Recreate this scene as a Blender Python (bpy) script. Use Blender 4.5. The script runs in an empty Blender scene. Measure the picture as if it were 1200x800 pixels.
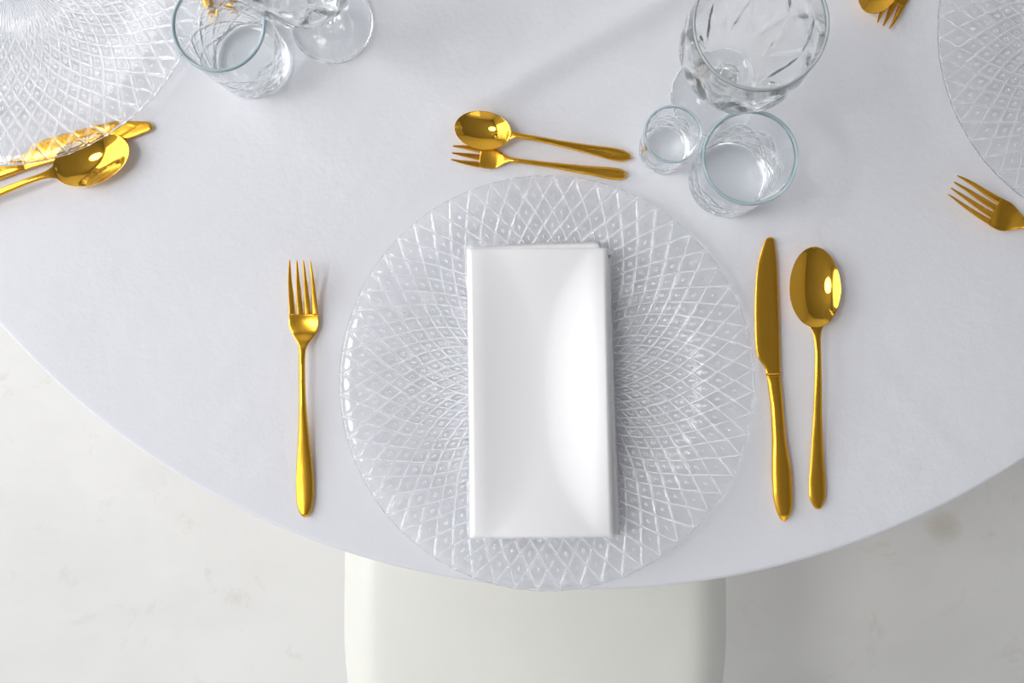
import bpy, math, random
import numpy as np
from mathutils import Vector, Matrix, Quaternion

random.seed(7)
D = bpy.data
COL = bpy.context.scene.collection
PI = math.pi

# ------------------------------------------------------------------ camera
F_PX = 1167.0          # 35 mm lens on a 36 mm sensor, 1200 px wide
TZ = 0.75              # height of the laid table
CAM_H = 0.797          # camera above the cloth
scene = bpy.context.scene
cam = D.cameras.new('camera'); cam.lens = 36.0 * F_PX / 1200.0; cam.sensor_width = 36.0
cam.clip_start = 0.05
cam_o = D.objects.new('camera', cam); COL.objects.link(cam_o); scene.camera = cam_o
cam_o.location = (0, 0, TZ + CAM_H)
_d = Vector((28, -24, -F_PX)).normalized()          # where the plumb line points in camera space
CAMQ = _d.rotation_difference(Vector((0, 0, -1)))
cam_o.rotation_mode = 'QUATERNION'; cam_o.rotation_quaternion = CAMQ

def P(px, py, h=0.0):
    """point at height h above the cloth that the photograph shows at px, py"""
    r = CAMQ @ Vector(((px - 600) / F_PX, (400 - py) / F_PX, -1.0))
    s = (CAM_H - h) / -r.z
    return Vector((r.x * s, r.y * s, TZ + h))

# ------------------------------------------------------------------ light
world = D.worlds.new('sky'); scene.world = world; world.use_nodes = True
bg = world.node_tree.nodes['Background']
bg.inputs[0].default_value = (0.80, 0.88, 1.0, 1); bg.inputs[1].default_value = 0.3

def area(name, loc, rot, sx, sy, power, color=(1, 1, 1), shape='RECTANGLE'):
    l = D.lights.new(name, 'AREA'); l.shape = shape; l.size = sx; l.size_y = sy
    l.energy = power; l.color = color
    o = D.objects.new(name, l); COL.objects.link(o); o.location = loc; o.rotation_euler = rot
    return o
WIN = dict(y0=-1.0, y1=1.9, z0=1.05, z1=3.3, x=-2.3)
area('window_daylight', (WIN['x'] - 0.02, (WIN['y0'] + WIN['y1']) / 2, (WIN['z0'] + WIN['z1']) / 2),
     (0, -PI / 2, 0), WIN['z1'] - WIN['z0'], WIN['y1'] - WIN['y0'], 76, (0.985, 0.98, 1.0))
LAMP = (-1.55, -0.05, 3.55)                          # big round ceiling lamp, up and to the left
area('ceiling_lamp_light', (LAMP[0], LAMP[1], LAMP[2] - 0.145), (0, 0, 0), 1.0, 1.0, 19, (1.0, 0.99, 0.97), 'DISK')
WIN2 = dict(x0=-0.3, x1=1.2, z0=1.7, z1=3.1, y=-2.6)
area('front_window_daylight', ((WIN2['x0'] + WIN2['x1']) / 2, WIN2['y'] - 0.02, (WIN2['z0'] + WIN2['z1']) / 2),
     (PI / 2, 0, 0), WIN2['x1'] - WIN2['x0'], WIN2['z1'] - WIN2['z0'], 8, (0.985, 0.985, 1.0))

vs = scene.view_settings
vs.view_transform = 'Standard'; vs.look = 'None'; vs.gamma = 1; vs.use_curve_mapping = False
vs.exposure = 0.0
cy = scene.cycles                                   # enough bounces for light to leave stacked glass
cy.max_bounces = 32; cy.transmission_bounces = 32; cy.diffuse_bounces = 6; cy.glossy_bounces = 12
cy.caustics_refractive = True; cy.caustics_reflective = True; cy.blur_glossy = 0.0; cy.sample_clamp_indirect = 0.0

# ------------------------------------------------------------------ materials
def mat(name):
    m = D.materials.new(name); m.use_nodes = True
    nt = m.node_tree; b = nt.nodes['Principled BSDF']
    return m, nt, b
def N(nt, t, **kw):
    n = nt.nodes.new(t)
    for k, v in kw.items(): setattr(n, k, v)
    return n
def noise(nt, scale, detail=4, rough=0.55, coord='Object', dist=0.0, stretch=None):
    tc = N(nt, 'ShaderNodeTexCoord'); n = N(nt, 'ShaderNodeTexNoise')
    n.inputs['Scale'].default_value = scale; n.inputs['Detail'].default_value = detail
    n.inputs['Roughness'].default_value = rough; n.inputs['Distortion'].default_value = dist
    src = tc.outputs[coord]
    if stretch:
        mp = N(nt, 'ShaderNodeMapping'); mp.inputs['Scale'].default_value = stretch
        nt.links.new(src, mp.inputs[0]); src = mp.outputs[0]
    nt.links.new(src, n.inputs['Vector'])
    return n
def ramp(nt, fac, stops):
    r = N(nt, 'ShaderNodeValToRGB'); e = r.color_ramp.elements
    while len(e) < len(stops): e.new(0.5)
    for el, (p, c) in zip(e, stops):
        el.position = p; el.color = (*c, 1)
    nt.links.new(fac, r.inputs[0]); return r
def bump(nt, b, height, strength, distance):
    k = N(nt, 'ShaderNodeBump'); k.inputs['Strength'].default_value = strength
    k.inputs['Distance'].default_value = distance
    nt.links.new(height, k.inputs['Height']); nt.links.new(k.outputs[0], b.inputs['Normal']); return k

def m_gold():
    m, nt, b = mat('gold_plated_steel')
    n = noise(nt, 55, 3); c = ramp(nt, n.outputs[0], [(0.3, (0.84, 0.445, 0.045)), (0.7, (0.89, 0.49, 0.06))])
    nt.links.new(c.outputs[0], b.inputs['Base Color'])
    b.inputs['Metallic'].default_value = 1
    n2 = noise(nt, 500, 2, stretch=(1, 0.1, 1))
    r = N(nt, 'ShaderNodeMapRange'); r.inputs[3].default_value = 0.04; r.inputs[4].default_value = 0.09
    nt.links.new(n2.outputs[0], r.inputs[0]); nt.links.new(r.outputs[0], b.inputs['Roughness'])
    return m
def m_gold_satin():
    m, nt, b = mat('brushed_gold_plated_steel')
    b.inputs['Base Color'].default_value = (0.84, 0.445, 0.045, 1); b.inputs['Metallic'].default_value = 1
    n2 = noise(nt, 700, 2, stretch=(1, 0.04, 1))
    r = N(nt, 'ShaderNodeMapRange'); r.inputs[3].default_value = 0.20; r.inputs[4].default_value = 0.30
    nt.links.new(n2.outputs[0], r.inputs[0]); nt.links.new(r.outputs[0], b.inputs['Roughness'])
    return m
def m_cloth():
    m, nt, b = mat('white_tablecloth_fabric')
    n = noise(nt, 6, 3); c = ramp(nt, n.outputs[0], [(0.3, (0.705, 0.715, 0.757)), (0.7, (0.73, 0.738, 0.777))])
    nt.links.new(c.outputs[0], b.inputs['Base Color'])
    b.inputs['Roughness'].default_value = 0.85
    b.inputs['Specular IOR Level'].default_value = 0.25
    b.inputs['Sheen Weight'].default_value = 0.15
    a = noise(nt, 30, 6, 0.6); f = noise(nt, 1400, 2)
    mx = N(nt, 'ShaderNodeMath', operation='MULTIPLY_ADD'); mx.inputs[1].default_value = 0.12
    nt.links.new(f.outputs[0], mx.inputs[0]); nt.links.new(a.outputs[0], mx.inputs[2])
    bump(nt, b, mx.outputs[0], 0.6, 0.002)
    return m
def m_satin():
    m, nt, b = mat('white_satin')
    b.inputs['Base Color'].default_value = (0.84, 0.84, 0.85, 1)
    b.inputs['Roughness'].default_value = 0.38
    b.inputs['Specular IOR Level'].default_value = 0.75
    b.inputs['Sheen Weight'].default_value = 0.2
    n = noise(nt, 1500, 2, stretch=(1, 0.2, 1)); bump(nt, b, n.outputs[0], 0.12, 0.0004)
    return m
def m_glass(name, col, skin, ior=1.5, milky=0.04, rim=0.5):
    """clear glass; attribute 'ridge' marks the thick fire-polished lip, which shows its own tint"""
    m, nt, b = mat(name)
    b.inputs['Base Color'].default_value = (*col, 1)
    b.inputs['Transmission Weight'].default_value = 1
    b.inputs['Roughness'].default_value = 0.0
    b.inputs['IOR'].default_value = ior
    b2 = N(nt, 'ShaderNodeBsdfPrincipled'); b2.inputs['Base Color'].default_value = (*skin, 1)
    b2.inputs['Roughness'].default_value = 0.08
    at = N(nt, 'ShaderNodeAttribute', attribute_name='ridge')
    r = N(nt, 'ShaderNodeMapRange'); r.inputs[3].default_value = milky; r.inputs[4].default_value = rim
    nt.links.new(at.outputs['Fac'], r.inputs[0])
    mx = N(nt, 'ShaderNodeMixShader'); nt.links.new(r.outputs[0], mx.inputs[0])
    nt.links.new(b.outputs[0], mx.inputs[1]); nt.links.new(b2.outputs[0], mx.inputs[2])
    nt.links.new(mx.outputs[0], nt.nodes['Material Output'].inputs[0])
    return m
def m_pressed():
    """clear glass whose raised ribs and bosses carry bright highlights painted in as white (attribute 'ridge' from the mould relief)"""
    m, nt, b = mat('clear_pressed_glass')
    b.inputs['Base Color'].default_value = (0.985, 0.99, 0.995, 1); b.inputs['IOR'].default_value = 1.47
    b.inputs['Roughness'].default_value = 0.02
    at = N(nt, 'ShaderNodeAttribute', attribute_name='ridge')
    r = N(nt, 'ShaderNodeMapRange'); r.inputs[3].default_value = 1.0; r.inputs[4].default_value = 0.35  # crests turn partly opaque white, painting in the glints of window light
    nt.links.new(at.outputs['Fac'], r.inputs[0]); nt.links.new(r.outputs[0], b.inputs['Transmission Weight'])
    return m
def m_plain(name, col, rough=0.5, metallic=0, spec=0.5):
    m, nt, b = mat(name)
    n = noise(nt, 8, 3); k = 0.97
    c = ramp(nt, n.outputs[0], [(0.3, tuple(v * k for v in col)), (0.7, col)])
    nt.links.new(c.outputs[0], b.inputs['Base Color'])
    b.inputs['Roughness'].default_value = rough; b.inputs['Metallic'].default_value = metallic
    b.inputs['Specular IOR Level'].default_value = spec
    return m
def m_floor():
    m, nt, b = mat('white_painted_concrete')
    n = noise(nt, 1.6, 8, 0.6, dist=0.6)
    c = ramp(nt, n.outputs[0], [(0.25, (0.72, 0.72, 0.70)), (0.5, (0.82, 0.82, 0.80)), (0.75, (0.86, 0.86, 0.84))])
    n2 = noise(nt, 9, 6, 0.7, dist=1.2)
    c2 = ramp(nt, n2.outputs[0], [(0.24, (0.80, 0.79, 0.76)), (0.42, (1, 1, 1))])
    mul = N(nt, 'ShaderNodeMix', data_type='RGBA', blend_type='MULTIPLY'); mul.inputs[0].default_value = 0.7
    nt.links.new(c.outputs[0], mul.inputs[6]); nt.links.new(c2.outputs[0], mul.inputs[7])
    tc = N(nt, 'ShaderNodeTexCoord'); st = N(nt, 'ShaderNodeVectorMath', operation='DISTANCE')
    p = CAMQ @ Vector(((1118 - 600) / F_PX, (400 - 606) / F_PX, -1.0)); k = (CAM_H + TZ) / -p.z
    st.inputs[1].default_value = (p.x * k, p.y * k, 0)
    wob = N(nt, 'ShaderNodeMix', data_type='RGBA', blend_type='ADD'); wob.inputs[0].default_value = 0.03
    nt.links.new(tc.outputs['Object'], wob.inputs[6]); nt.links.new(n2.outputs[1], wob.inputs[7])
    nt.links.new(wob.outputs[2], st.inputs[0])
    sr = ramp(nt, st.outputs['Value'], [(0.008, (0.80, 0.75, 0.66)), (0.034, (1, 1, 1))])
    m3 = N(nt, 'ShaderNodeMix', data_type='RGBA', blend_type='MULTIPLY'); m3.inputs[0].default_value = 1
    nt.links.new(mul.outputs[2], m3.inputs[6]); nt.links.new(sr.outputs[0], m3.inputs[7])
    nt.links.new(m3.outputs[2], b.inputs['Base Color'])
    b.inputs['Roughness'].default_value = 0.62
    bump(nt, b, n2.outputs[0], 0.12, 0.004)
    return m
M = dict(gold=m_gold(), satin_gold=m_gold_satin(), cloth=m_cloth(), satin=m_satin(),
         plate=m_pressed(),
         tumbler=m_glass('pale_blue_tinted_glass', (0.985, 0.996, 0.998), (0.40, 0.55, 0.60), 1.5, 0.015, 0.6),
         crystal=m_glass('clear_crystal_glass', (0.992, 0.998, 0.997), (0.66, 0.73, 0.73), 1.5, 0.03, 0.5),
         chair=m_plain('cream_moulded_plastic', (0.80, 0.80, 0.745), 0.30),
         wall=m_plain('white_wall_paint', (0.88, 0.88, 0.88), 0.8),
         grey_wall=m_plain('grey_wall_paint', (0.52, 0.52, 0.53), 0.8),
         ceiling=m_plain('ceiling_paint', (0.32, 0.32, 0.32), 0.8),
         trim=m_plain('white_trim_paint', (0.8, 0.8, 0.8), 0.4),
         wood=m_plain('pale_birch_wood', (0.55, 0.42, 0.28), 0.5),
         floor=m_floor())
M['lamp'], _nt, _b = mat('lit_lamp_diffuser')
_b.inputs['Emission Color'].default_value = (1, 0.99, 0.97, 1); _b.inputs['Emission Strength'].default_value = 5

# ------------------------------------------------------------------ helpers
def mesh(name, verts, faces, smooth=True):
    me = D.meshes.new(name)
    me.from_pydata([tuple(v) for v in verts], [], [tuple(f) for f in faces])
    if smooth: me.polygons.foreach_set('use_smooth', [True] * len(me.polygons))
    me.update(); return me
def mesh_np(name, V, Q, tris=None, smooth=True):
    """fast mesh from numpy arrays of vertices and quads"""
    me = D.meshes.new(name)
    V = np.asarray(V, dtype=np.float32); Q = np.asarray(Q, dtype=np.int32)
    nq = len(Q); nt_ = 0 if tris is None else len(tris)
    me.vertices.add(len(V)); me.vertices.foreach_set('co', V.ravel())
    loops = Q.ravel(); starts = np.arange(nq) * 4
    if nt_:
        T = np.asarray(tris, dtype=np.int32); loops = np.concatenate([loops, T.ravel()])
        starts = np.concatenate([starts, nq * 4 + np.arange(nt_) * 3])
    me.loops.add(len(loops)); me.loops.foreach_set('vertex_index', loops.astype(np.int32))
    me.polygons.add(nq + nt_); me.polygons.foreach_set('loop_start', starts.astype(np.int32))
    me.update(calc_edges=True); me.validate()
    if smooth: me.polygons.foreach_set('use_smooth', np.ones(len(me.polygons), dtype=bool))
    return me
def obj(name, me, m, parent=None, kind=None, label=None, cat=None, group=None):
    o = D.objects.new(name, me); COL.objects.link(o)
    if m is not None and not me.materials: me.materials.append(m)
    if parent: o.parent = parent
    tag(o, label, cat, group, kind); return o
def tag(o, label=None, cat=None, group=None, kind=None):
    if label: o['label'] = label
    if cat: o['category'] = cat
    if group: o['group'] = group
    if kind: o['kind'] = kind
    return o
def thing(name, loc, rz, label, cat, group=None):
    o = D.objects.new(name, None); COL.objects.link(o); o.location = loc; o.rotation_euler = (0, 0, rz)
    o.empty_display_size = 0.05
    return tag(o, label, cat, group)
def copy_thing(o, loc, rz, label, parent=None):
    c = o.copy(); COL.objects.link(c)
    if parent is None:
        c.location = loc; c.rotation_euler = (0, 0, rz); c['label'] = label
    else: c.parent = parent
    for ch in [x for x in D.objects if x.parent == o]: copy_thing(ch, None, None, None, c)
    return c
def box_mesh(name, x0, x1, y0, y1, z0, z1):
    v = [(x, y, z) for x in (x0, x1) for y in (y0, y1) for z in (z0, z1)]
    f = [(0, 1, 3, 2), (4, 6, 7, 5), (0, 4, 5, 1), (2, 3, 7, 6), (0, 2, 6, 4), (1, 5, 7, 3)]
    return mesh(name, v, f, False)
def pchip(xs, ys, x):
    xs = np.asarray(xs, float); ys = np.asarray(ys, float); x = np.asarray(x, float)
    h = np.diff(xs); dl = np.diff(ys) / h; m = np.zeros(len(xs))
    m[0], m[-1] = dl[0], dl[-1]
    for i in range(1, len(xs) - 1):
        if dl[i - 1] * dl[i] > 0:
            w1 = 2 * h[i] + h[i - 1]; w2 = h[i] + 2 * h[i - 1]
            m[i] = (w1 + w2) / (w1 / dl[i - 1] + w2 / dl[i])
    k = np.clip(np.searchsorted(xs, x) - 1, 0, len(h) - 1)
    t = np.clip((x - xs[k]) / h[k], 0, 1)
    return ((2 * t**3 - 3 * t**2 + 1) * ys[k] + (t**3 - 2 * t**2 + t) * h[k] * m[k]
            + (-2 * t**3 + 3 * t**2) * ys[k + 1] + (t**3 - t**2) * h[k] * m[k + 1])
def lathe(name, prof, n, disp=None, a0=0.0):
    """closed body of revolution; prof runs from the axis to the axis; disp(theta, i, r, z) -> (dr, dz)"""
    prof = np.asarray(prof, float); k = len(prof)
    th = a0 + np.arange(n) * 2 * PI / n
    R = np.repeat(prof[1:-1, 0][:, None], n, 1); Z = np.repeat(prof[1:-1, 1][:, None], n, 1)
    if disp is not None:
        I = np.arange(1, k - 1)[:, None] + 0 * th[None, :]; T = 0 * R + th[None, :]
        dr, dz = disp(T, I, R, Z); R = R + dr; Z = Z + dz
    V = np.stack([R * np.cos(th), R * np.sin(th), Z], -1).reshape(-1, 3)
    V = np.concatenate([V, [[0, 0, prof[0, 1]], [0, 0, prof[-1, 1]]]])
    a = np.arange(k - 3)[:, None] * n; j = np.arange(n)[None, :]; j2 = (j + 1) % n
    Q = np.stack([a + j, a + j2, a + n + j2, a + n + j], -1).reshape(-1, 4)
    c0 = (k - 2) * n; jj = np.arange(n); l0 = (k - 3) * n
    T1 = np.stack([np.full(n, c0), (jj + 1) % n, jj], -1)
    T2 = np.stack([l0 + jj, l0 + (jj + 1) % n, np.full(n, c0 + 1)], -1)
    return mesh_np(name, V, Q, np.concatenate([T1, T2]))
def mark_rim(me, h, d):
    z = np.empty(len(me.vertices) * 3, dtype=np.float32); me.vertices.foreach_get('co', z); z = z[2::3]
    at = me.attributes.new('ridge', 'FLOAT', 'POINT'); at.data.foreach_set('value', np.clip((z - (h - d)) / (d * .5), 0, 1).astype(np.float32))
    return me
def tube(name, pts, radii, n=14):
    V = []; F = []
    pts = [Vector(p) for p in pts]; up = Vector((0.3, 0.9, 0.1))
    for i, p in enumerate(pts):
        d = (pts[min(i + 1, len(pts) - 1)] - pts[max(i - 1, 0)]).normalized()
        a = d.cross(up).normalized(); b = d.cross(a)
        for j in range(n):
            t = 2 * PI * j / n; V.append(p + (a * math.cos(t) + b * math.sin(t)) * radii[i])
    for i in range(len(pts) - 1):
        for j in range(n):
            j2 = (j + 1) % n; F.append((i * n + j, i * n + j2, (i + 1) * n + j2, (i + 1) * n + j))
    F.append(tuple(range(n))[::-1]); F.append(tuple((len(pts) - 1) * n + j for j in range(n)))
    return mesh(name, V, F)

# ------------------------------------------------------------------ room
def room():
    X0, X1, Y0, Y1, H = -2.3, 2.8, -2.6, 3.2, 3.55
    t = 0.15
    def S(name, *b, m='wall'):
        return obj(name, box_mesh(name, *b), M[m], kind='structure')
    S('floor', X0 - t, X1 + t, Y0 - t, Y1 + t, -0.1, 0.0, m='floor')
    S('ceiling', X0 - t, X1 + t, Y0 - t, Y1 + t, H, H + 0.1, m='ceiling')
    S('wall_right', X1, X1 + t, Y0, Y1, 0, H, m='grey_wall')
    S('wall_back', X0, X1, Y1, Y1 + t, 0, H)
    # left wall: four pieces round the window opening, one mesh
    w = WIN; V = []; F = []
    for b in ((Y0, w['y0'], 0, H), (w['y1'], Y1, 0, H), (w['y0'], w['y1'], 0, w['z0']), (w['y0'], w['y1'], w['z1'], H)):
        k = len(V); y0, y1, z0, z1 = b
        V += [(x, y, z) for x in (X0 - t, X0) for y in (y0, y1) for z in (z0, z1)]
        F += [tuple(i + k for i in f) for f in [(0, 1, 3, 2), (4, 6, 7, 5), (0, 4, 5, 1), (2, 3, 7, 6), (0, 2, 6, 4), (1, 5, 7, 3)]]
    obj('wall_left', mesh('wall_left', V, F, False), M['wall'], kind='structure')
    w2 = WIN2; V = []; F = []
    for b in ((X0, w2['x0'], 0, H), (w2['x1'], X1, 0, H), (w2['x0'], w2['x1'], 0, w2['z0']), (w2['x0'], w2['x1'], w2['z1'], H)):
        k = len(V); x0, x1, z0, z1 = b
        V += [(x, y, z) for x in (x0, x1) for y in (Y0 - t, Y0) for z in (z0, z1)]
        F += [tuple(i + k for i in f) for f in [(0, 1, 3, 2), (4, 6, 7, 5), (0, 4, 5, 1), (2, 3, 7, 6), (0, 2, 6, 4), (1, 5, 7, 3)]]
    obj('wall_front', mesh('wall_front', V, F, False), M['wall'], kind='structure')
    win2 = D.objects.new('window_2', None); COL.objects.link(win2); win2.location = ((w2['x0'] + w2['x1']) / 2, Y0, w2['z0']); win2['kind'] = 'structure'
    hw = (w2['x1'] - w2['x0']) / 2; hh = w2['z1'] - w2['z0']
    for nm, b in (('frame', (-hw, -hw + .05, 0, hh)), ('frame', (hw - .05, hw, 0, hh)), ('frame', (-hw + .05, hw - .05, 0, .05)),
                  ('frame', (-hw + .05, hw - .05, hh - .05, hh)), ('mullion', (-.02, .02, .05, hh - .05))):
        obj(nm, box_mesh(nm, b[0], b[1], -.06, .0, b[2], b[3]), M['trim'], win2)
    L = thing('ceiling_light', (LAMP[0], LAMP[1], H), 0, 'large round white ceiling light above the left side of the table', 'ceiling light')
    obj('lamp_housing', lathe('lamp_housing', [(0, 0), (.53, 0), (.54, -.01), (.54, -.11), (.53, -.12), (0, -.12)], 64), M['trim'], L)
    obj('diffuser', lathe('diffuser', [(0, -.121), (.51, -.121), (.51, -.135), (0, -.135)], 64), M['lamp'], L)
    win = D.objects.new('window_1', None); COL.objects.link(win); win.location = (X0, (w['y0'] + w['y1']) / 2, w['z0']); win['kind'] = 'structure'
    hw = (w['y1'] - w['y0']) / 2; hh = w['z1'] - w['z0']
    for nm, b in (('frame', (-hw, -hw + .05, 0, hh)), ('frame', (hw - .05, hw, 0, hh)), ('frame', (-hw + .05, hw - .05, 0, .05)),
                  ('frame', (-hw + .05, hw - .05, hh - .05, hh)), ('mullion', (-.6, -.56, .05, hh - .05)), ('mullion', (.56, .6, .05, hh - .05))):
        obj(nm, box_mesh(nm, .0, .06, b[0], b[1], b[2], b[3]), M['trim'], win)
    for nm, b in (('baseboard_right', (X1 - .015, X1, Y0, Y1, 0, .09)), ('baseboard_back', (X0, X1 - .015, Y1 - .015, Y1, 0, .09)),
                  ('baseboard_front', (X0, X1 - .015, Y0, Y0 + .015, 0, .09)), ('baseboard_left', (X0, X0 + .015, Y0 + .015, Y1 - .015, 0, .09))):
        S(nm, *b, m='trim')
room()

# ------------------------------------------------------------------ table and cloth
TC = Vector((0.0372, 0.4529)); TR = 0.6345
def seg_crease(x, y, a, b, w, h):
    """soft fold of cloth from a to b (table plane), tapered at both ends"""
    ax, ay = a.x, a.y; dx, dy = b.x - ax, b.y - ay; L = math.hypot(dx, dy); dx /= L; dy /= L
    s = (x - ax) * dx + (y - ay) * dy; n = -(x - ax) * dy + (y - ay) * dx
    e = np.clip(s / (L * 0.35), 0, 1) * np.clip((L - s) / (L * 0.15), 0, 1); e = e * e * (3 - 2 * e)
    return h * e * np.exp(-(n / w) ** 2)
def cloth():
    n = 640
    rr = np.concatenate([np.linspace(0.002, 0.30, 60), np.linspace(0.304, TR - 0.004, 120),
                         TR - 0.004 + 0.004 * np.sin(np.linspace(0.15, 1, 6) * PI / 2)])
    zz = np.zeros_like(rr); k = 6
    zz[-k:] = -0.004 + 0.004 * np.cos(np.linspace(0.15, 1, 6) * PI / 2)
    drop = np.linspace(0.012, 0.24, 26)
    th = np.arange(n) * 2 * PI / n
    R = np.repeat(rr[:, None], n, 1); Z = np.repeat(zz[:, None], n, 1)
    folds = 0.5 * np.sin(11 * th + 0.7) + 0.3 * np.sin(19 * th + 2.1) + 0.2 * np.sin(31 * th)
    Rd = TR - 0.012 * drop[:, None] / 0.3 + 0.024 * (drop[:, None] / 0.3) ** 1.3 * folds[None, :]
    Zd = -drop[:, None] + 0 * th[None, :]
    R = np.concatenate([R, Rd]); Z = np.concatenate([Z, Zd])
    X = TC.x + R * np.cos(th); Y = TC.y + R * np.sin(th)
    top = (R < TR - 0.006)
    fade = np.clip((TR - 0.006 - R) / 0.03, 0, 1)
    und = 0.00018 * (np.sin(23 * X + 9 * Y) + np.sin(17 * Y - 12 * X + 1) + np.sin(31 * X - 4))
    g = lambda a, b, w, h: seg_crease(X, Y, P(*a), P(*b), w, h)
    und += g((470, 175), (880, -60), 0.012, 0.0038) - g((500, 180), (900, -30), 0.02, 0.0016)
    und += g((1180, 590), (1010, 420), 0.006, 0.0004) + g((20, 330), (150, 300), 0.006, 0.0005) + g((250, 520), (300, 470), 0.004, 0.0005)
    und += g((275, 555), (335, 540), 0.004, 0.0005) + g((1020, 520), (1080, 560), 0.005, 0.0004) + g((940, 40), (1080, 190), 0.02, 0.0006)
    Z = Z + np.where(top, und * fade, 0)
    V = np.stack([X, Y, Z + TZ], -1).reshape(-1, 3)
    V = np.concatenate([V, [[TC.x, TC.y, TZ]]])
    m = len(R); a = np.arange(m - 1)[:, None] * n; j = np.arange(n)[None, :]; j2 = (j + 1) % n
    Q = np.stack([a + j, a + n + j, a + n + j2, a + j2], -1).reshape(-1, 4)
    jj = np.arange(n); T = np.stack([np.full(n, m * n), jj, (jj + 1) % n], -1)
    o = obj('tablecloth', mesh_np('tablecloth', V, Q, T), M['cloth'],
            label='smooth white tablecloth covering the round table top', cat='tablecloth')
    return o
cloth()
t = thing('round_table', (TC.x, TC.y, 0), 0, 'round dining table hidden beneath the white cloth', 'table')
obj('tabletop', lathe('tabletop', [(0, .7205), (.60, .7205), (.622, .724), (.629, .732), (.630, .741), (.627, .7475), (0, .7475)], 96), M['wood'], t)
obj('pedestal', lathe('pedestal', [(0, .03), (.05, .03), (.045, .10), (.04, .4), (.045, .68), (.12, .72), (0, .72)], 48), M['trim'], t)
obj('base_plate', lathe('base_plate', [(0, 0), (.29, 0), (.295, .006), (.28, .016), (.06, .031), (0, .031)], 64), M['trim'], t)

# ------------------------------------------------------------------ charger plates
PR = 0.1620
def plate_bot(r): return pchip([0, .040, .048, .056, .085, .110, .126, .140, .162], [.0028, .0022, .0006, .0022, .0034, .0062, .0105, .0128, .0150], r)
def plate_mesh():
    """pressed glass: two families of sixty curved ribs cross into lozenges, each with a boss, round a fluted centre"""
    nodes = np.array([80, 93, 106, 119, 132, 145, 158, 171, 184.7, 200.7, 218.5, 240]) / 241.5 * PR
    rho = np.arange(0, 11 + 1e-6, 0.1)
    rl = pchip(np.arange(12), nodes, rho)
    rc = np.array([.0015, .005, .009, .013, .017, .021, .025, .029, .033, .036, .039, .042, .0445, .0465, .048, .0495, .051, .0525])
    r_in = np.concatenate([rc, rl]); rh = np.concatenate([np.full(len(rc), -1.0), rho])
    n = 1200; ph = np.arange(n) / 20.0; th = np.radians(ph * 6 + 3.6)
    Rr = np.repeat(r_in[:, None], n, 1); RH = np.repeat(rh[:, None], n, 1); PHI = 0 * Rr + ph
    u = PHI + (RH - 11) / 2; v = PHI - (RH - 11) / 2
    fu = np.abs(u - np.round(u)); fv = np.abs(v - np.round(v))
    drdrho = np.gradient(rl, rho); slope = np.ones_like(r_in) * 1e-3; slope[len(rc):] = drdrho
    tang = r_in * math.radians(6)
    perp = tang * (2 * slope) / np.sqrt((2 * slope) ** 2 + tang ** 2)      # rib spacing across the rib
    wr = 0.00062 + 0.00004 * (Rr / PR)
    pw = perp[:, None]
    rib = np.maximum(np.exp(-(fu * pw / wr) ** 2), np.exp(-(fv * pw / wr) ** 2))
    # boss at the centre of each lozenge and a shallow pillow between the ribs
    cu = 0.5 - fu; cv = 0.5 - fv
    d2 = ((cu * pw) ** 2 + (cv * pw) ** 2)
    boss = np.exp(-d2 / (0.0013 ** 2)) - 0.6 * np.exp(-d2 / (0.0026 ** 2))
    pil = (1 - (2 * cu) ** 2) * (1 - (2 * cv) ** 2)
    mid = np.exp(-((Rr - 0.105) / 0.038) ** 2)
    relief = 0.00105 * rib + (0.0003 + 0.0011 * mid) * boss + 0.0008 * mid * pil
    cen = 0.00040 * (0.5 + 0.5 * np.cos(PHI * 2 * PI * 2)) * np.clip((Rr - .006) / .02, 0, 1)
    relief = np.where(RH < 0, cen, relief)
    zb = plate_bot(Rr)
    Zt = zb + 0.0020 + relief
    # rounded edge with slight scallops
    sc = 0.0002 * np.cos(PHI[0] * 2 * PI)
    re = np.array([PR + .0002, PR + .0006, PR + .0002, PR - .0008])
    ze = np.array([.0160, .0150, .0138, .0132]) + 0.0006
    Re = re[:, None] + sc[None, :] * 0.8; Ze = ze[:, None] + 0 * Re
    rb = np.array([.158, .150, .142, .136, .131, .126, .120, .112, .104, .096, .085, .075, .065, .058, .054, .051, .048, .045, .042, .038, .030, .02, .01, .0015])
    Rb = np.repeat(rb[:, None], n, 1); Zb = plate_bot(Rb)
    R = np.concatenate([Rr, Re, Rb]); Z = np.concatenate([Zt, Ze, Zb])
    V = np.stack([R * np.cos(th), R * np.sin(th), Z], -1).reshape(-1, 3)
    m = len(R)
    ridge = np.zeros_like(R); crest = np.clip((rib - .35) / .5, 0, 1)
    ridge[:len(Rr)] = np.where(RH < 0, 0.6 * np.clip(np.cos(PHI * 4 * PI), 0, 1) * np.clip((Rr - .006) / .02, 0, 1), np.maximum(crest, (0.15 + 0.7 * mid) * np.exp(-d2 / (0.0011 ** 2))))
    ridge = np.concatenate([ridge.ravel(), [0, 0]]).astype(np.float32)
    V = np.concatenate([V, [[0, 0, .0048], [0, 0, .0028]]])
    a = np.arange(m - 1)[:, None] * n; j = np.arange(n)[None, :]; j2 = (j + 1) % n
    Q = np.stack([a + j, a + n + j, a + n + j2, a + j2], -1).reshape(-1, 4)
    jj = np.arange(n); j3 = (jj + 1) % n
    T = np.concatenate([np.stack([np.full(n, m * n), jj, j3], -1),
                        np.stack([(m - 1) * n + j3, (m - 1) * n + jj, np.full(n, m * n + 1)], -1)])
    me = mesh_np('charger_plate', V, Q, T)
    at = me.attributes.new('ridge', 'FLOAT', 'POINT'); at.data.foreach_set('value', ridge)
    return me
pm = plate_mesh()
EPS = 0.0004
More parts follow.
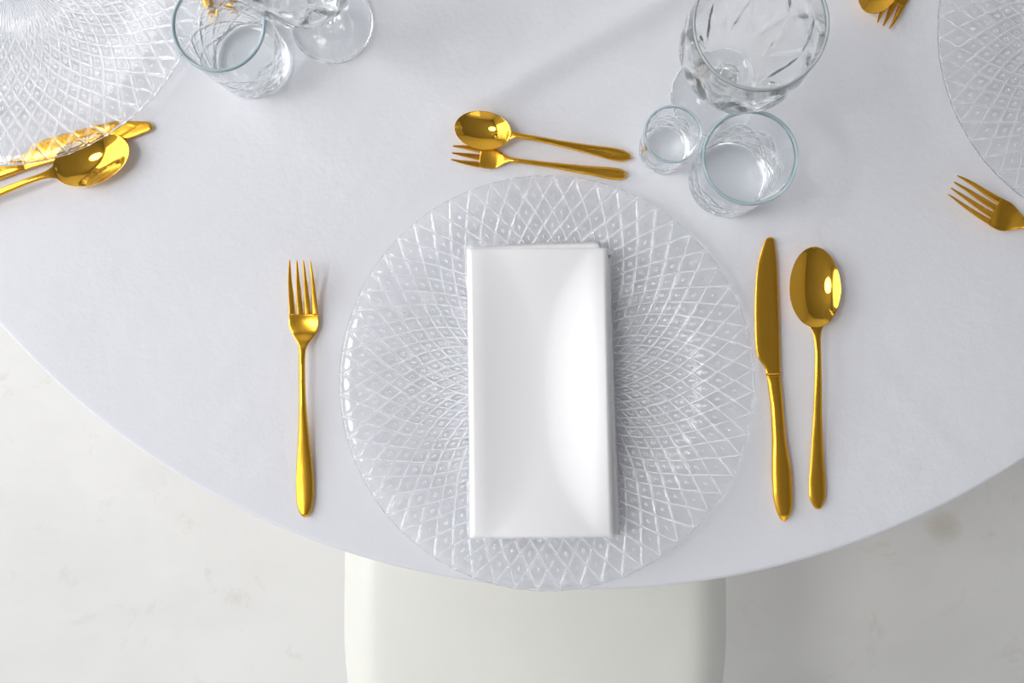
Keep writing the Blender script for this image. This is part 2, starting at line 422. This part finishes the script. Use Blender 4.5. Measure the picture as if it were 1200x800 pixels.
plates = [((0.0079, -0.0160), 0, 'large clear lattice glass charger plate under the folded white napkin'),
          ((-0.4262, 0.3185), math.radians(-68), 'clear lattice glass charger plate overlapping a gold knife at upper left'),
          ((0.4765, 0.2575), math.radians(64), 'clear lattice glass charger plate cut by the right edge, above a gold fork')]
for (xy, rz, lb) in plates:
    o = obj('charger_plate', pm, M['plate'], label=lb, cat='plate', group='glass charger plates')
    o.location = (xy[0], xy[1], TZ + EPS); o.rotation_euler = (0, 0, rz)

# ------------------------------------------------------------------ napkin
def napkin():
    c = P(637, 457, .02)
    root = thing('folded_napkin', (c.x, c.y, TZ + 0.0083), 0,
                 'white satin napkin folded into a long rectangle on the middle glass plate', 'napkin')
    def slab(name, corners, base, top_fn, nu=60, nv=100, th_edge=0.35, parent=root):
        """folded layers of cloth; corners in px: top-left, top-right, bottom-right, bottom-left"""
        cs = [P(*q, .02) - c for q in corners]
        # perimeter-rounded top and bottom grids
        us = 0.5 - 0.5 * np.cos(np.linspace(0, 1, nu) * PI); us = 0.5 * us + 0.5 * np.linspace(0, 1, nu)
        vs_ = 0.5 - 0.5 * np.cos(np.linspace(0, 1, nv) * PI); vs_ = 0.4 * vs_ + 0.6 * np.linspace(0, 1, nv)
        V = []
        for lay in (0, 1):
            for v in vs_:
                for u in us:
                    x = (cs[0].x * (1 - u) + cs[1].x * u) * (1 - v) + (cs[3].x * (1 - u) + cs[2].x * u) * v
                    y = (cs[0].y * (1 - u) + cs[1].y * u) * (1 - v) + (cs[3].y * (1 - u) + cs[2].y * u) * v
                    # edges bow slightly
                    zb = base(x, y); zt = top_fn(u, v, x, y)
                    e = min(u, 1 - u) * 0.115 / 0.0045; e2 = min(v, 1 - v) * 0.225 / 0.0035
                    k = math.sqrt(max(0, 1 - (1 - min(e, 1)) ** 2)) * math.sqrt(max(0, 1 - (1 - min(e2, 1)) ** 2))
                    zm = zb + (zt - zb) * th_edge
                    z = zm + (zt - zm) * k if lay == 0 else zm - (zm - zb) * k
                    V.append((x, y, z))
        F = []; o = nu * nv
        for j in range(nv - 1):
            for i in range(nu - 1):
                a = j * nu + i
                F.append((a, a + nu, a + nu + 1, a + 1)); F.append((o + a, o + a + 1, o + a + nu + 1, o + a + nu))
        me = mesh(name, V, F)
        import bmesh
        bm = bmesh.new(); bm.from_mesh(me); bmesh.ops.remove_doubles(bm, verts=bm.verts, dist=1e-6); bm.to_mesh(me); bm.free()
        me.polygons.foreach_set('use_smooth', [True] * len(me.polygons))
        return obj(name, me, M['satin'], parent)
    lift = lambda x, y: 0.0074 * (abs(y) / 0.114) ** 2
    def low(u, v, x, y): return lift(x, y) + 0.0030
    slab('bottom_fold', [(549, 287), (716, 298), (727, 627), (553, 628)], lambda x, y: lift(x, y), low, 24, 40)
    slab('middle_fold', [(548, 288), (704, 283), (721, 625), (552, 629)], lambda x, y: lift(x, y) + 0.0031,
         lambda u, v, x, y: lift(x, y) + 0.0062, 24, 40)
    def top(u, v, x, y):
        # hump at the left fold, long valley, broad swell at the right, both dying out towards the ends
        ends = math.sin(PI * min(max(v, 0), 1)) ** 0.6
        q = abs(2 * v - 0.98)
        vl = 0.50 - 0.34 * min(q, 1) ** 4; vr = 0.53 + 0.36 * min(q, 1) ** 3          # floor of the valley fans out to the corners
        left = 0.0085 * ((vl - u) / vl) ** 1.7 if u < vl else 0
        right = 0.0125 * ((u - vr) / (1 - vr)) ** 1.5 * (1 - 0.55 * min(q, 1) ** 3) if u > vr else 0
        edge = 0.0022 * (1 - max(0, (0.13 - u) / 0.13) ** 2) * (1 - max(0, (u - 0.86) / 0.14) ** 2)
        base = lift(x, y) + 0.0063 + 0.0032
        tail = 0.0035 * max(0, (v - 0.80) / 0.20) ** 1.5 * (1 - (2 * u - 1) ** 2)
        head = 0.0018 * max(0, (0.2 - v) / 0.20) * (1 - (2 * u - 1) ** 2)
        return base + (left + right) * (0.35 + 0.65 * ends) + edge + tail + head
    slab('top_fold', [(547, 291), (712, 291), (719, 628), (551, 630)], lambda x, y: lift(x, y) + 0.0063, top, 90, 130, 0.3)
napkin()

# ------------------------------------------------------------------ cutlery
def loft(name, s, L, Rr, zc, dish, tk, x0=None, dref=None, dx=None, n=36, cap0=True, cap1=True, sq=0.55, crown=0.0):
    """blade of metal along -Y: half widths L (left) and Rr (right), mid height zc, cross curvature dish"""
    V = []; S = len(s)
    a = np.arange(n) * 2 * PI / n
    cu = np.sign(np.cos(a)) * np.abs(np.cos(a)) ** sq; cv = np.sign(np.sin(a)) * np.abs(np.sin(a)) ** 0.9
    for i in range(S):
        c = (Rr[i] - L[i]) / 2; hw = (Rr[i] + L[i]) / 2
        x = c + hw * cu + (dx[i] if dx is not None else 0)
        d = dish[i] * ((x / dref[i]) ** 2 if dref is not None else (cu ** 2))
        z = zc[i] + d + tk[i] / 2 * cv * (1 + crown * (1 - cu ** 2)) + tk[i] / 2
        for q in range(n): V.append((x[q], -s[i], z[q]))
    F = []
    for i in range(S - 1):
        for j in range(n):
            j2 = (j + 1) % n; F.append((i * n + j, i * n + j2, (i + 1) * n + j2, (i + 1) * n + j))
    if cap0: F.append(tuple(range(n))[::-1])
    if cap1: F.append(tuple((S - 1) * n + j for j in range(n)))
    return mesh(name, V, F)
MM = 0.001; PX = 0.683 * MM
def stations(a, b, n): 
    t = np.linspace(0, 1, n); t = 0.55 * t + 0.45 * (0.5 - 0.5 * np.cos(t * PI)); return a + (b - a) * t

def egg(s, wide, back, hmax):
    """half width of the bowl outline: two half ellipses meeting at the widest station"""
    t = np.where(s < wide, (wide - s) / wide, (s - wide) / back)
    return hmax * np.sqrt(np.clip(1 - t ** 2, 0, 1))
def spoon(root, length, wide, back, hw_px, zs, hmax, depth, split, tk):
    """hw_px: (s, half width) px; zs: (s, bottom height) mm"""
    hs, hv = zip(*hw_px); zx, zv = zip(*zs)
    def arr(s):
        hw = pchip(np.array(hs) * PX, np.array(hv) * PX, s); e = egg(s, wide * PX, back * PX, hmax)
        hw = (hw ** 2.6 + e ** 2.6) ** (1 / 2.6)
        z = pchip(np.array(zx) * PX, np.array(zv) * MM, s)
        inb = np.clip((split * PX + 0.006 - s) / 0.012, 0, 1); inb = inb * inb * (3 - 2 * inb)
        dsh = depth * np.clip(hw / hmax, 0, 1) ** 2 * inb
        zc = z - dsh
        t = tk * (1 + 1.0 * (1 - inb) * np.clip((s - split * PX) / 0.02, 0, 1))
        t = np.minimum(t, np.maximum(hw * 1.3, 0.0004))
        return hw, zc, dsh, t
    s = np.concatenate([[0.0, .0001, .0003, .0006, .001, .0016, .0023], np.linspace(.0032, split * PX, 80)])
    hw, zc, dsh, t = arr(s); hw[0] = max(hw[0], 1e-4)
    obj('bowl', loft('bowl', s, hw, hw, zc, dsh, t, cap1=False, sq=0.8, n=96), M['gold'], root)
    s = np.concatenate([np.linspace(split * PX, length * PX - .004, 70), length * PX - np.array([.003, .0021, .0013, .0007, .0003, 0.0])])
    hw, zc, dsh, t = arr(s); hw[-1] = max(hw[-1], 1e-4)
    obj('handle', loft('handle', s, hw, hw, zc, dsh, t, cap0=False, sq=0.85, crown=0.25), M['satin_gold'], root)

def fork(root, length, root_s, hw_px, zs, tines, tine_hw, dish_mm, split, tk):
    hs, hv = zip(*hw_px); zx, zv = zip(*zs)
    hwf = lambda s: pchip(np.array(hs) * PX, np.array(hv) * PX, s)
    zf = lambda s: pchip(np.array(zx) * PX, np.array(zv) * MM, s)
    HM = max(v for s_, v in hw_px if s_ < split) * PX
    def dsf(s):
        k = np.clip((split * PX - s) / (0.3 * split * PX), 0, 1); return dish_mm * MM * k * k * (3 - 2 * k)
    def tkf(s):
        k = np.clip((s - split * PX) / 0.02, 0, 1); return tk * (1 + 0.8 * k)
    # head
    s = np.linspace(root_s * PX, split * PX, 30); one = np.full(len(s), HM)
    obj('head', loft('head', s, hwf(s), hwf(s), zf(s), dsf(s), tkf(s), dref=one, cap1=False, n=64, sq=0.7), M['satin_gold'], root)
    s = np.concatenate([np.linspace(split * PX, length * PX - .004, 60), length * PX - np.array([.003, .0021, .0013, .0007, .0003, 0.0])])
    hw = hwf(s); hw[-1] = max(hw[-1], 1e-4); t = np.minimum(tkf(s), np.maximum(hw * 1.3, .0004))
    obj('handle', loft('handle', s, hw, hw, zf(s), dsf(s), t, dref=np.full(len(s), HM), cap0=False, sq=0.85, crown=0.25), M['satin_gold'], root)
    for (xr, xt, xm) in tines:
        s = np.linspace(0, root_s * PX + 0.0008, 34); q = s / (root_s * PX)
        cx = pchip([0, .45, 1.03], np.array([xt, xm, xr]) * MM, q)
        hw = pchip([0, .03, .12, .5, .85, 1.03], np.array([.3, .6, .9, 1.75, 2.3, 2.45]) * MM * tine_hw, q)
        obj('tine', loft('tine', s, hw, hw, zf(s), dsf(s), np.full(len(s), tk) * np.clip(.45 + q, 0, 1), dx=cx, dref=np.full(len(s), HM), n=16, sq=0.8), M['satin_gold'], root)

def knife(root, length):
    lft = [(0, 0), (1, 3.2), (4, 6.4), (13, 10.2), (34, 16.7), (55, 19.8), (77, 21.7), (100, 22.9), (120, 23.4), (134, 22.6), (141, 20.8), (146, 17.5), (150, 15), (155, 13.3), (160, 12.6)]
    rgt = [(0, 0), (1, 2.4), (4, 4.2), (13, 5.0), (34, 6.0), (77, 5.6), (120, 4.8), (150, 4.2), (160, 4.0)]
    hl = [(160, 12.6), (163, 11.9), (176, 11.2), (200, 9.4), (230, 9.4), (255, 10.8), (275, 11.7), (295, 11.6), (310, 10.0), (319, 8.0), (325, 5.4), (328, 3.2), (330, 0)]
    hr = [(160, 4.0), (163, 3.9), (176, 4.6), (200, 5.4), (230, 6.4), (255, 8.9), (275, 11.0), (295, 11.3), (310, 10.6), (319, 8.6), (325, 5.6), (328, 3.3), (330, 0)]
    s = np.concatenate([[0, .0003, .0008, .0016, .0028], np.linspace(.0045, 160 * PX, 60)])
    f = lambda tb, s: np.maximum(pchip(np.array([a for a, _ in tb]) * PX, np.array([b for _, b in tb]) * PX, s), 1e-4)
    k = s / (160 * PX)
    obj('blade', loft('blade', s, f(lft, s), f(rgt, s), 0.0022 + 0.0002 * k, 0 * s, np.minimum(.0016 + .0006 * k, .0004 + s), n=40, sq=0.5, cap1=True), M['satin_gold'], root)
    s = np.concatenate([np.linspace(160 * PX, length * PX - .004, 70), length * PX - np.array([.003, .0021, .0013, .0007, .0003, 0.0])])
    q = (s - s[0]) / (s[-1] - s[0])
    t = pchip([0, .05, .15, .6, .93, 1], [.0026, .0042, .0052, .0062, .0056, .0012], q)
    obj('handle', loft('handle', s, f(hl, s), f(hr, s), pchip([0, .2, 1], [.0015, .0004, .0003], q) + np.where(q > .93, (q - .93) * .03, 0), 0 * s, t, n=40, sq=0.75), M['satin_gold'], root)

TABLE_SPOON_HW = [(0, 0), (55, 0), (75, 3.0), (86, 8.2), (92, 7.4), (98, 5.2), (107, 3.9), (118, 3.7), (150, 4.2), (190, 5.0), (220, 6.4), (250, 8.1), (275, 9.8), (287, 9.6), (295, 7.2), (300, 4.2), (302.3, 1.9), (303, 0)]
TABLE_SPOON_Z = [(0, 9.5), (25, 9.6), (60, 9.6), (85, 10.0), (100, 12.0), (115, 12.6), (150, 11.2), (200, 6.5), (250, 2.4), (280, 1.0), (303, .9)]
DES_SPOON_HW = [(0, 0), (36, 0), (50, 2.0), (61, 6.0), (66, 5.2), (71, 3.9), (78, 3.1), (110, 3.3), (140, 4.4), (165, 5.8), (188, 7.4), (198, 6.9), (205, 4.6), (208.5, 2.1), (209.5, 0)]
DES_SPOON_Z = [(0, 8.6), (30, 8.6), (58, 9.0), (72, 10.6), (90, 10.6), (130, 7.0), (170, 3.2), (190, 1.4), (209.5, .9)]
DIN_FORK_HW = [(60, 17.0), (66, 17.6), (73, 17.6), (80, 16.4), (86, 13.2), (92, 9.0), (98, 5.6), (105, 4.1), (115, 3.7), (150, 3.8), (180, 4.9), (210, 6.9), (235, 9.0), (258, 10.4), (275, 10.2), (287, 8.6), (294, 6.0), (298, 3.2), (299.5, 1.2), (300, 0)]
DIN_FORK_Z = [(0, 16.0), (20, 11.5), (40, 6.2), (58, 2.6), (72, 1.0), (82, 1.6), (94, 5.5), (106, 8.6), (125, 9.6), (160, 8.0), (200, 4.6), (240, 1.8), (270, .9), (300, .8)]
DES_FORK_HW = [(32, 11.0), (38, 12.2), (46, 12.4), (52, 11.0), (58, 7.8), (63, 4.6), (69, 3.2), (80, 2.8), (110, 3.1), (140, 4.3), (170, 5.8), (188, 7.0), (198, 6.6), (203, 4.4), (206, 1.9), (207, 0)]
DES_FORK_Z = [(0, 5.5), (15, 3.0), (30, 1.1), (44, .6), (52, 1.0), (62, 4.0), (74, 5.8), (110, 5.0), (150, 2.4), (185, .9), (207, .8)]

CLOTH_Z = TZ + 0.0007
def place(p_tip, p_end, h0=0.0, h1=0.0):
    a = P(*p_tip, h0); b = P(*p_end, h1); d = a - b
    return (a.x, a.y, CLOTH_Z), math.atan2(-d.x, d.y)

# dinner forks
loc, rz = place((357.5, 307), (358.5, 607), 0, 0)
fk = thing('dinner_fork', loc, rz, 'four-pronged gold fork lying upright left of the middle plate', 'fork', 'gold dinner forks')
fork(fk, 300, 62, DIN_FORK_HW, DIN_FORK_Z, [(-9.25, -8.1, -9.1), (-3.1, -2.6, -3.0), (3.1, 2.6, 3.0), (9.25, 8.1, 9.1)], 1.0, 2.0, 98, .0021)
fk_right = P(1105, 221); dr = math.radians(-26.5)
copy_thing(fk, (fk_right.x, fk_right.y, CLOTH_Z), dr + PI / 2, 'four-pronged gold fork with its handle cut by the right edge of the photo')

# knives
loc, rz = place((901.5, 278), (917.5, 607))
kn = thing('table_knife', loc, rz, 'gold knife with a rounded blade, right of the middle plate', 'knife', 'gold table knives')
knife(kn, 330)
a = P(181, 149); dd = math.radians(197.5)
copy_thing(kn, (a.x, a.y, CLOTH_Z), dd + PI / 2, 'gold knife partly under the upper left glass plate rim')

# table spoons
loc, rz = place((949.5, 291), (957, 593))
sp = thing('table_spoon', loc, rz, 'large gold spoon lying upright to the right of the gold knife', 'spoon', 'gold table spoons')
spoon(sp, 303, 50, 42, TABLE_SPOON_HW, TABLE_SPOON_Z, 29.4 * PX, .0085, 96, .0013)
a = P(157, 174); dd = math.radians(200)
copy_thing(sp, (a.x, a.y, CLOTH_Z), dd + PI / 2, 'large gold spoon with a bright reflection, beside the upper left plate')

# dessert set above the middle plate, and the one cut by the top edge
loc, rz = place((534, 150.5), (738, 185))
ds = thing('dessert_spoon', loc, rz, 'small gold spoon lying crosswise above the middle plate', 'spoon', 'small gold dessert spoons')
spoon(ds, 209.5, 33, 33, DES_SPOON_HW, DES_SPOON_Z, 22.4 * PX, .0070, 68, .0012)
loc, rz = place((530, 181), (735.5, 206.5))
df = thing('dessert_fork', loc, rz, 'small three-pronged gold fork just below the small gold spoon', 'fork', 'small gold dessert forks')
fork(df, 207, 33, DES_FORK_HW, DES_FORK_Z, [(-6.0, -5.3, -6.0), (0, 0, 0), (6.0, 5.3, 6.0)], 0.95, 1.2, 66, .0018)
a = P(1031.5, 34); copy_thing(df, (a.x, a.y, CLOTH_Z), math.radians(62) + PI / 2, 'small three-pronged gold fork cut by the top edge of the photo')
a = P(1010, 19); copy_thing(ds, (a.x, a.y, CLOTH_Z), math.radians(60) + PI / 2, 'small gold spoon resting against the fork at the top edge of the photo')

a = P(206, -176); b = P(250, 26); d = a - b
copy_thing(df, (a.x, a.y, CLOTH_Z), math.atan2(-d.x, d.y), 'small gold fork whose handle end shows through the upper left tumbler')
a = P(233, -190); b = P(275, 15); d = a - b
copy_thing(ds, (a.x, a.y, CLOTH_Z), math.atan2(-d.x, d.y), 'small gold spoon whose handle end lies behind the upper left tumbler')

# ------------------------------------------------------------------ glassware
def lattice(T, Z, z0, z1, n, k, w):
    """cut lines crossing round the wall between z0 and z1: 0..1 groove depth"""
    u = T / (2 * PI) * n; v = (Z - z0) / (z1 - z0) * k
    a = np.abs((u + v) - np.round(u + v)); b = np.abs((u - v) - np.round(u - v))
    g = np.maximum(np.exp(-(a / w) ** 2), np.exp(-(b / w) ** 2))
    m = np.clip((Z - z0) / 0.004, 0, 1) * np.clip((z1 - Z) / 0.003, 0, 1)
    return g * m
def tumbler(h, r0, r1, wall, base, n_pat, nseg=240):
    out = [(0, .0012), (r0 * .55, .0012), (r0 * .80, .0), (r0 - .003, 0), (r0 - .0008, .0008), (r0, .003)]
    for z in np.linspace(.0045, h - .003, 90):
        out.append((r0 + (r1 - r0) * (z / h) ** 1.1, z))
    rim = [(r1 + .0001, h - .0015), (r1 - .0003, h - .0005), (r1 - wall / 2, h), (r1 - wall + .0003, h - .0005), (r1 - wall, h - .0015)]
    inn = []
    for z in np.linspace(h - .004, base + .004, 24):
        inn.append((r0 + (r1 - r0) * (z / h) ** 1.1 - wall - .0006 * (1 - z / h), z))
    rb = inn[-1][0]
    inn += [(rb - .0006, base + .002), (rb - .002, base + .0008), (rb - .005, base), (rb * .5, base - .0004), (0, base - .0004)]
    no = len(out)
    def disp(T, I, R, Z):
        g = lattice(T, Z, .006, h * .66, n_pat, 2.0, .085) * (I < no)
        g2 = lattice(T + PI / n_pat / 2, Z, .006, h * .60, n_pat * 2, 4.0, .10) * (I < no)
        return -(0.0006 * g + 0.00025 * g2), 0 * R
    return mark_rim(lathe('tumbler', out + rim + inn, nseg, disp), h, .0022)
tm = tumbler(.090, .0305, .0342, .0024, .011, 8)
for px, lb in (((851, 211), 'water tumbler with a blue-green rim, in front of the large goblet'),
               ((297, 73), 'water tumbler overlapping the edge of the upper left glass plate')):
    p = P(*px); o = obj('glass_tumbler', tm, M['tumbler'], label=lb, cat='glass', group='patterned glass tumblers')
    o.location = (p.x, p.y, CLOTH_Z)
p = P(777, 176)
o = obj('shot_glass', tumbler(.058, .0198, .0217, .0018, .010, 7, 180), M['tumbler'], label='small shot glass left of the larger tumbler, beside the goblet foot', cat='glass')
o.location = (p.x, p.y, CLOTH_Z)

def goblet(px, label):
    p = P(*px)
    root = thing('crystal_goblet', (p.x, p.y, CLOTH_Z), 0.3, label, 'goblet', 'stemmed cut glass goblets')
    return root
def goblet_parts(root):
    foot = [(0, .0002), (.030, .0002), (.0325, .0006), (.0335, .0018), (.0330, .0030), (.0315, .0034), (.024, .0036), (.014, .0050), (.008, .0085), (.0058, .0130), (0, .0130)]
    obj('foot', lathe('foot', foot, 96), M['crystal'], root)
    stem = [(0, .0131), (.0056, .0131), (.0048, .020), (.0046, .030), (.0050, .042), (.0068, .052), (.0100, .0570), (0, .0570)]
    obj('stem', lathe('stem', stem, 8), M['crystal'], root)
    zs = [.0571, .0590, .064, .072, .082, .090, .100, .112, .126, .140, .156, .171]
    ro = [.0100, .0140, .0190, .0245, .0298, .0334, .0382, .0422, .0444, .0444, .0434, .0427]
    zo = np.linspace(zs[0], zs[-1], 110); rr = pchip(zs, ro, zo)
    out = [(0, .0571)] + list(zip(rr, zo))
    rim = [(.0426, .1732), (.0418, .1740), (.0410, .1732)]
    zi = np.linspace(.170, .068, 40); ri = np.maximum(pchip(zs, ro, zi) - pchip([.06, .08, .14, .17], [.006, .0036, .0026, .0018], zi), .004)
    inn = list(zip(ri, zi)) + [(ri[-1] * .7, .0655), (ri[-1] * .35, .0645), (0, .0643)]
    no = len(out)
    def disp(T, I, R, Z):
        # wedge cuts: tall triangular facets, point up then point down
        n = 9; u = T / (2 * PI) * n; v = (Z - .072) / (.150 - .072)
        a = np.abs((u + v * .9) - np.round(u + v * .9)); b = np.abs((u - v * .9) - np.round(u - v * .9))
        m = np.clip(v * 5, 0, 1) * np.clip((1 - v) * 6, 0, 1) * (I < no)
        return -0.0011 * np.maximum(np.exp(-(a / .11) ** 2), np.exp(-(b / .11) ** 2)) * m, 0 * R
    obj('bowl', mark_rim(lathe('bowl', out + rim + inn, 270, disp), .174, .0020), M['crystal'], root)
g1 = goblet((834.5, 113.5), 'large cut crystal goblet behind the shot glass and the right tumbler')
goblet_parts(g1)
p = P(389.7, 27.7)
copy_thing(g1, (p.x, p.y, CLOTH_Z), 0.9, 'cut crystal goblet at the top left, its clear foot right of the tumbler')

# ------------------------------------------------------------------ chair
def chair():
    c = P(626, 780, -0.30)
    root = thing('dining_chair', (c.x, c.y, 0), 0, 'cream moulded plastic chair pushed under the near edge of the table', 'chair')
    # one continuous shell: seat that turns up into the back. t runs from the front lip to the top of the back
    path = [(.245, .432), (.238, .446), (.215, .452), (.12, .450), (.02, .445), (-.08, .441), (-.135, .445), (-.175, .466), (-.200, .505), (-.222, .58), (-.245, .68), (-.262, .78), (-.268, .81)]
    wid = [.160, .185, .198, .214, .2155, .205, .194, .190, .190, .192, .188, .165, .13]
    tt = np.linspace(0, 1, len(path)); q = np.linspace(0, 1, 90)
    py = pchip(tt, [a for a, _ in path], q); pz = pchip(tt, [b for _, b in path], q); pw = pchip(tt, wid, q)
    V = []; nu = 41; F = []
    for lay in (0, 1):
        for i in range(90):
            d = Vector((py[min(i + 1, 89)] - py[max(i - 1, 0)], pz[min(i + 1, 89)] - pz[max(i - 1, 0)])).normalized()
            nrm = Vector((d.y, -d.x))                      # away from the sitter: below / behind
            if nrm.y > 0 and i < 40: nrm = -nrm
            for j in range(nu):
                u = -1 + 2 * j / (nu - 1); us = math.sin(u * PI / 2)
                k = abs(us)
                curl = 0.030 * max(0, (k - .80) / .20) ** 2 - 0.010 * (1 - k ** 2)   # sides roll down, middle dished
                back = min(1, max(0, (i - 48) / 14))
                off = curl * (1 - back) + (-0.045 * k ** 2.2) * back
                o = off + lay * 0.006
                y = py[i] + nrm.x * o; z = pz[i] + nrm.y * o
                V.append((pw[i] * us, y, z))
    n0 = 90 * nu
    seat_rows = 55
    def faces(i0, i1):
        F = []
        for i in range(i0, i1):
            for j in range(nu - 1):
                a = i * nu + j; F.append((a, a + 1, a + nu + 1, a + nu)); F.append((n0 + a, n0 + a + nu, n0 + a + nu + 1, n0 + a + 1))
            a = i * nu; F.append((a, a + nu, n0 + a + nu, n0 + a)); a += nu - 1; F.append((a, n0 + a, n0 + a + nu, a + nu))
        for i in (i0, i1):
            if i in (0, 89):
                for j in range(nu - 1):
                    a = i * nu + j; F.append((a, n0 + a, n0 + a + 1, a + 1))
        return F
    obj('seat', mesh('seat', V, faces(0, seat_rows)), M['chair'], root)
    obj('backrest', mesh('backrest', V, faces(seat_rows, 89)), M['chair'], root)
    for sx in (-1, 1):
        for (y0, y1) in ((.14, .20), (-.10, -.22)):
            obj('leg', tube('leg', [(sx * .13, y0, .428), (sx * .15, (y0 + y1) / 2, .22), (sx * .185, y1, 0.0)], [.016, .014, .010]), M['chair'], root)
    return root
chair()
